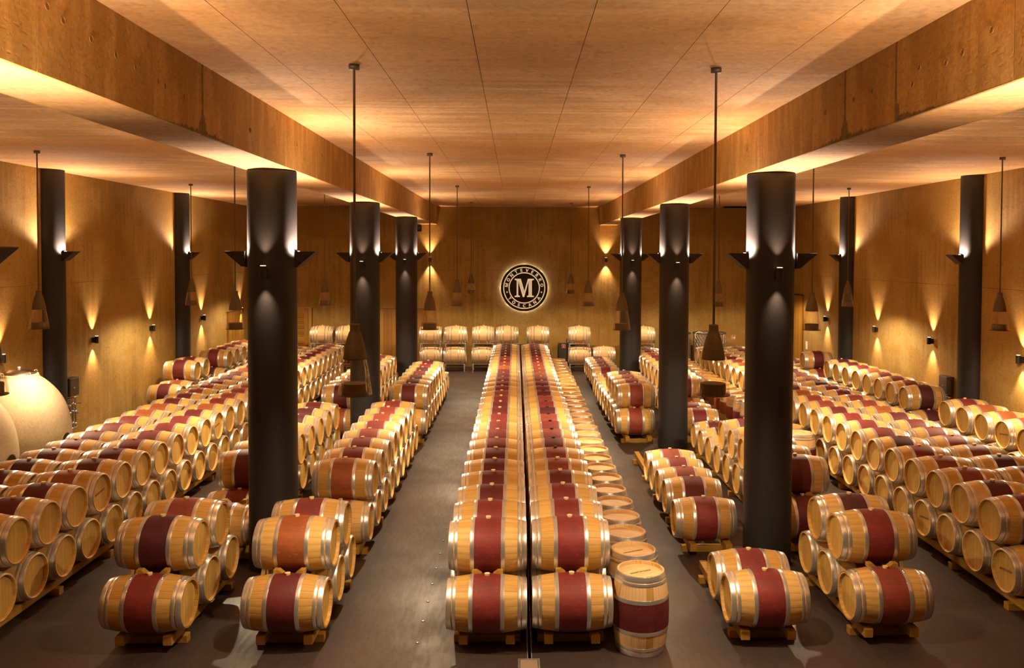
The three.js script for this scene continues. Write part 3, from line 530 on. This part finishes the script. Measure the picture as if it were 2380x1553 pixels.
{
  // louvred door, left part of the back wall
  const t = struct('door_1', box(1.66, 2.40, 0.05), doorTones[1], -9.24, 1.2, ZB - 0.025);
  mesh('frame', box(1.77, 0.06, 0.06), doorTones[0], t, 0, 1.23, 0.04);
  for (const s of [-1, 1]) { mesh('frame', box(0.13, 2.40, 0.05), doorTones[0], t, s * 0.82, 0, 0.04); mesh('stile', box(0.16, 2.28, 0.035), doorTones[2], t, s * 0.66, 0, 0.035); }
  for (const y of [1.15, -0.05, -1.05]) mesh('cross_rail', box(1.2, 0.18, 0.035), doorTones[1], t, 0, y, 0.035);
  for (let i = 0; i < 26; i++) { const y = 0.98 - i * 0.075; if (Math.abs(y + 0.05) < 0.12 || y < -0.92) continue; const m = mesh('slat', box(1.16, 0.055, 0.014), doorTones[i % 3], t, 0, y, 0.04); m.rotation.x = 0.6; }
  mesh('door_handle', rbox(0.12, 0.025, 0.025), darkSteel, t, 0.68, -0.3, 0.08);
  // boarded double door behind the left columns
  const d = struct('door_2', box(1.95, 2.40, 0.04), doorTones[2], -4.64, 1.2, ZB - 0.02);
  for (let i = 0; i < 11; i++) mesh('board', box(0.168, 2.38, 0.03), doorTones[(i * 2 + (i >> 1)) % 3], d, -0.875 + i * 0.175, 0, 0.035);
  mesh('frame', box(1.98, 0.02, 0.06), darkSteel, d, 0, 1.2, 0.03);
  // boarded doors near the back of the side walls
  for (const [n, x, z0, z1, h, s] of [['door_3', XL, 32.35, 34.15, 2.4, 1], ['door_4', XR, 32.25, 34.4, 3.1, -1]]) {
    const w = z1 - z0, q = struct(n, box(0.04, h, w), doorTones[2], x + s * 0.02, h / 2, (z0 + z1) / 2), k = Math.round(w / 0.18);
    for (let i = 0; i < k; i++) mesh('board', box(0.03, h - 0.02, w / k - 0.006), doorTones[(i + (i >> 1)) % 3], q, s * 0.035, 0, -w / 2 + (i + 0.5) * w / k);
    mesh('frame', box(0.06, 0.03, w + 0.06), darkSteel, q, s * 0.03, h / 2, 0);
  }
}
const red = mat(0xc0281e, 0.5), white = mat(0xe8e2da, 0.6);
function fireSign(parent, x, y, z, s, flip) {
  const p = mesh('sign_plate', box(s, s, 0.006), red, parent, x, y, z);
  const line = [moved(box(s * 0.16, s * 0.46, 0.003).clone(), flip ? -s * 0.2 : 0, -s * 0.08, 0.0045), moved(box(s * 0.10, s * 0.10, 0.003).clone(), flip ? -s * 0.2 : 0.0, s * 0.22, 0.0045), moved(box(s * 0.14, s * 0.04, 0.003).clone(), flip ? -s * 0.1 : s * 0.08, s * 0.26, 0.0045)];
  for (const [w, h, a, b] of [[s, s * 0.06, 0, s * 0.45], [s, s * 0.06, 0, -s * 0.45], [s * 0.06, s, s * 0.45, 0], [s * 0.06, s, -s * 0.45, 0]]) line.push(moved(box(w, h, 0.003).clone(), a, b, 0.0045));
  if (flip) line.push(moved(box(s * 0.34, s * 0.5, 0.003).clone(), s * 0.22, -s * 0.1, 0.0045));
  mesh('pictogram', mergeGeometries(line), white, p);
}
{
  const c = thing('wall_cabinet', 'black cabinet with a small red fire sign against the back wall', 'cabinet', 1.98, 0, ZB - 0.16);
  mesh('cabinet_body', rbox(0.40, 1.0, 0.3), mat(new THREE.Color().setRGB(0.05, 0.04, 0.03), 0.5), c, 0, 0.5, 0); mesh('cabinet_door', rbox(0.37, 0.95, 0.015), mat(new THREE.Color().setRGB(0.06, 0.048, 0.036), 0.5), c, 0, 0.5, 0.155); fireSign(c, 0, 0.89, 0.168, 0.15, false);
  const c2 = tag(mesh('wall_panel', rbox(0.34, 1.16, 0.05), mat(new THREE.Color().setRGB(0.03, 0.024, 0.02), 0.5), scene, 2.28, 0.58, -(ZB - 0.026)), 'tall dark panel on the back wall beside the black cabinet', 'panel');
  const f = thing('fire_sign', 'small red and white fire sign on the back wall right of the steel tanks', 'sign', 9.06, 1.24, ZB - 0.005); fireSign(f, 0, 0, 0, 0.17, true);
  tag(mesh('paper_notice', box(0.004, 0.30, 0.22), mat(new THREE.Color().setRGB(0.75, 0.7, 0.68), 0.8), scene, XR - 0.004, 1.22, -31.88), 'white paper notice on the right wall beside the boarded door', 'notice');
  const s = thing('loudspeaker', 'small black loudspeaker under the left beam against the back wall', 'loudspeaker', -3.95, 5.70, ZB - 0.14);
  mesh('speaker_box', rbox(0.20, 0.28, 0.18, 0.02), blackMetal, s, 0, 0, 0); mesh('bracket', box(0.05, 0.06, 0.05), blackMetal, s, 0.03, 0.15, 0); mesh('grille', new THREE.CylinderGeometry(0.07, 0.07, 0.008, 20).rotateX(Math.PI / 2), darkSteel, s, 0, 0, 0.092);
}
{
  const jacket = texture(512, 512, (u, v) => { const q = Math.abs(((u * 26) % 1) - 0.5) * 2, d = Math.abs((((v * 30 + q * 0.9) % 1) + 1) % 1 - 0.5) * 2; return d < 0.28 ? 0.15 : 0.9; }, false, 1, 1);
  const jacketMat = mat(new THREE.Color().setRGB(0.62, 0.57, 0.5), 0.34, { metalness: 1, bumpMap: jacket, bumpScale: 0.02 });
  for (const [x, Z, r, h, label] of [[7.76, 33.5, 0.65, 1.56, 'stainless steel tank with chevron jacket and gauge tube, behind the right columns'], [6.46, 33.6, 0.56, 1.55, 'second stainless steel tank, left of the larger one, mostly hidden by a column']]) {
    const t = thing('steel_tank', label, 'tank', x, 0, Z);
    mesh('tank_body', lathe([[0, 0.2], [r - 0.02, 0.2], [r, 0.22], [r, h - 0.03], [r - 0.01, h - 0.03]], 48), jacketMat, t); mesh('rim', new THREE.TorusGeometry(r, 0.022, 8, 48).rotateX(Math.PI / 2).translate(0, h - 0.02, 0), darkSteel, t);
    mesh('lid', lathe([[0, h - 0.05], [r - 0.01, h - 0.09]], 40), shinySteel, t); for (let i = 0; i < 4; i++) { const a = Math.PI / 4 + i * Math.PI / 2; mesh('leg', new THREE.CylinderGeometry(0.03, 0.03, 0.22, 10), steel, t, Math.cos(a) * (r - 0.06), 0.11, Math.sin(a) * (r - 0.06)); }
    mesh('gauge_tube', new THREE.CylinderGeometry(0.012, 0.012, 0.75, 8).rotateZ(0.08), shinySteel, t, r * 0.72, h - 0.45, r * 0.71); mesh('hose', new THREE.TorusGeometry(0.16, 0.012, 6, 24, 4), white, t, -r * 0.78, h - 0.10, r * 0.66);
  }
}
// ---------------------------------------------------------------- concrete egg vessels by the left wall
{
  const clay = mat(0xffffff, 0.85, { map: texture(512, 512, (u, v) => { const a = fbm(u, v, 4, 3, 4, 140), f = fbm(u, v, 120, 120, 2, 147); return mix([0.64, 0.57, 0.45], [0.71, 0.64, 0.52], a).map((x) => x * (0.93 + 0.14 * f)); }, true, 3, 1), bumpMap: bConc, bumpScale: 0.001 });
  const curve = new THREE.CatmullRomCurve3([[0.58, 0.0], [0.70, 0.18], [0.85, 0.50], [0.915, 0.85], [0.92, 1.02], [0.88, 1.35], [0.80, 1.62], [0.66, 1.87], [0.46, 2.09], [0.36, 2.17], [0.345, 2.21]].map(([r, y]) => new THREE.Vector3(r, y, 0)));
  const pts = [[0.0001, 0], ...curve.getPoints(34).map((p) => [p.x, p.y]), [0.34, 2.23], [0.30, 2.23], [0.29, 2.16], [0.0001, 2.14]];
  const shell = new Brush(lathe(pts, 64), clay), hole = new Brush(new THREE.CylinderGeometry(0.15, 0.15, 0.5, 32).rotateZ(Math.PI / 2).translate(0.98, 0.90, 0));
  shell.updateMatrixWorld(); hole.updateMatrixWorld();
  const ev = new Evaluator(); ev.useGroups = false; const cut = ev.evaluate(shell, hole, SUBTRACTION).geometry;
  let egg0;
  for (const [x, Z, label] of [[-9.89, 17.0, 'egg-shaped concrete wine vessel with steel lid beside the left wall column'], [-9.89, 15.15, 'egg-shaped concrete wine vessel cut off by the left picture edge']]) {
    let t;
    if (!egg0) {
      t = egg0 = thing('concrete_egg', label, 'vessel', x, 0, Z);
      mesh('shell', cut, clay, t);
      const lid = mesh('lid', lathe([[0.305, 2.23], [0.305, 2.25], [0.26, 2.27], [0.14, 2.315], [0, 2.33]], 40), shinySteel, t);
      mesh('lid_knob', lathe([[0.02, 2.33], [0.03, 2.35], [0.03, 2.37], [0, 2.38]], 14), steel, lid);
      for (let i = 0; i < 4; i++) { const a = 0.5 + i * Math.PI / 2, c = mesh('clamp', new THREE.TorusGeometry(0.035, 0.007, 6, 14, 4.4), steel, lid, Math.cos(a) * 0.335, 2.24, Math.sin(a) * 0.34); c.rotation.y = -a; }
      const d = mesh('manway', new THREE.TorusGeometry(0.152, 0.016, 8, 32).rotateY(Math.PI / 2), mat(0x7a6a52, 0.8), t, 0.905, 0.90, 0);
      mesh('manway_door', new THREE.CylinderGeometry(0.145, 0.145, 0.02, 28).rotateZ(Math.PI / 2), darkSteel, d, -0.16, 0, 0); mesh('manway_bar', rbox(0.02, 0.26, 0.03), steel, d, -0.13, 0, 0);
    } else { t = egg0.clone(); t.name = numbered('concrete_egg'); t.position.set(x, 0, -Z); scene.add(t); tag(t, label, 'vessel'); }
  }
}
// ---------------------------------------------------------------- wall boxes with pipe manifolds
const blue = mat(0x3f4fa0, 0.5);
for (const [s, x, Z] of [[-1, XL, 20.9], [1, XR, 21.25]]) {
  const boxMat = mat(new THREE.Color().setRGB(0.10, 0.075, 0.05), 0.45, { metalness: 0.4 });
  const t = thing('wall_box', `dark metal box on the ${side[s]} wall just behind the column`, 'box', x - s * 0.09, 1.14, Z);
  mesh('box_body', rbox(0.18, 0.44, 0.42), boxMat, t, 0, 0.22, 0); mesh('box_door', rbox(0.012, 0.41, 0.39), boxMat, t, -s * 0.095, 0.22, 0); mesh('knob', new THREE.CylinderGeometry(0.018, 0.018, 0.03, 12).rotateZ(Math.PI / 2), steel, t, -s * 0.115, 0.2, 0.06);
  const p = thing('pipe_manifold', `stainless pipe manifold with blue valves below the ${side[s]} wall box`, 'pipes', x - s * 0.09, 0.30, Z);
  for (let i = 0; i < 4; i++) { mesh('pipe', new THREE.CylinderGeometry(0.022, 0.022, 0.76, 12), shinySteel, p, 0, 0.38, -0.19 + i * 0.13); for (const y of [0.12, 0.42, 0.6]) mesh('valve', new THREE.SphereGeometry(0.036, 12, 8), steel, p, 0, y + 0.03 * (i % 2), -0.19 + i * 0.13); }
  mesh('header_pipe', new THREE.CylinderGeometry(0.026, 0.026, 0.5, 12).rotateX(Math.PI / 2), shinySteel, p, 0, 0.76, 0.005); mesh('header_pipe', new THREE.CylinderGeometry(0.026, 0.026, 0.5, 12).rotateX(Math.PI / 2), shinySteel, p, 0, 0.02, 0.005);
  for (const [y, z] of [[0.62, -0.19], [0.40, -0.06], [0.5, 0.07]]) mesh('valve_handle', rbox(0.13, 0.016, 0.02), blue, p, -s * 0.09, y, z);
  for (const y of [0.2, 0.7]) mesh('wall_bracket', box(0.09, 0.02, 0.46), steel, p, s * 0.045, y, 0.005);
}
// ---------------------------------------------------------------- floor fittings
{
  const d = thing('drain_cover', 'square floor drain cover at the near end of the floor slot', 'drain', SLOT - 0.01, 0, 9.42);
  mesh('frame', mergeGeometries([moved(box(0.25, 0.014, 0.02).clone(), 0, 0.007, 0.115), moved(box(0.25, 0.014, 0.02).clone(), 0, 0.007, -0.115), moved(box(0.02, 0.014, 0.21).clone(), 0.115, 0.007, 0), moved(box(0.02, 0.014, 0.21).clone(), -0.115, 0.007, 0)]), steel, d);
  mesh('cover', box(0.2, 0.012, 0.2), mat(new THREE.Color().setRGB(0.30, 0.21, 0.15), 0.5), d, 0, 0.006, 0);
  const edge = tag(mesh('slot_edging', mergeGeometries([-1, 1].map((q) => moved(box(0.012, 0.006, 22).clone(), q * 0.023, 0.003, 0))), steel, scene, SLOT, 0, -(9.56 + 11)), 'pair of thin steel edges along the dark floor slot', 'slot edge');
  for (let i = 0; i < 8; i++) {
    const k = thing('floor_stud', `small round metal stud set in the aisle floor, ${ord(i + 1)} from front`, 'floor stud', -1.16, 0, 9.98 + i * 0.6, 0, 'studs in a line along the aisle floor');
    mesh('plate', new THREE.CylinderGeometry(0.02, 0.022, 0.005, 18), darkSteel, k, 0, 0.003, 0); mesh('screw', new THREE.CylinderGeometry(0.008, 0.008, 0.006, 10), steel, k, 0, 0.006, 0);
  }
}
renderer.render(scene, camera);
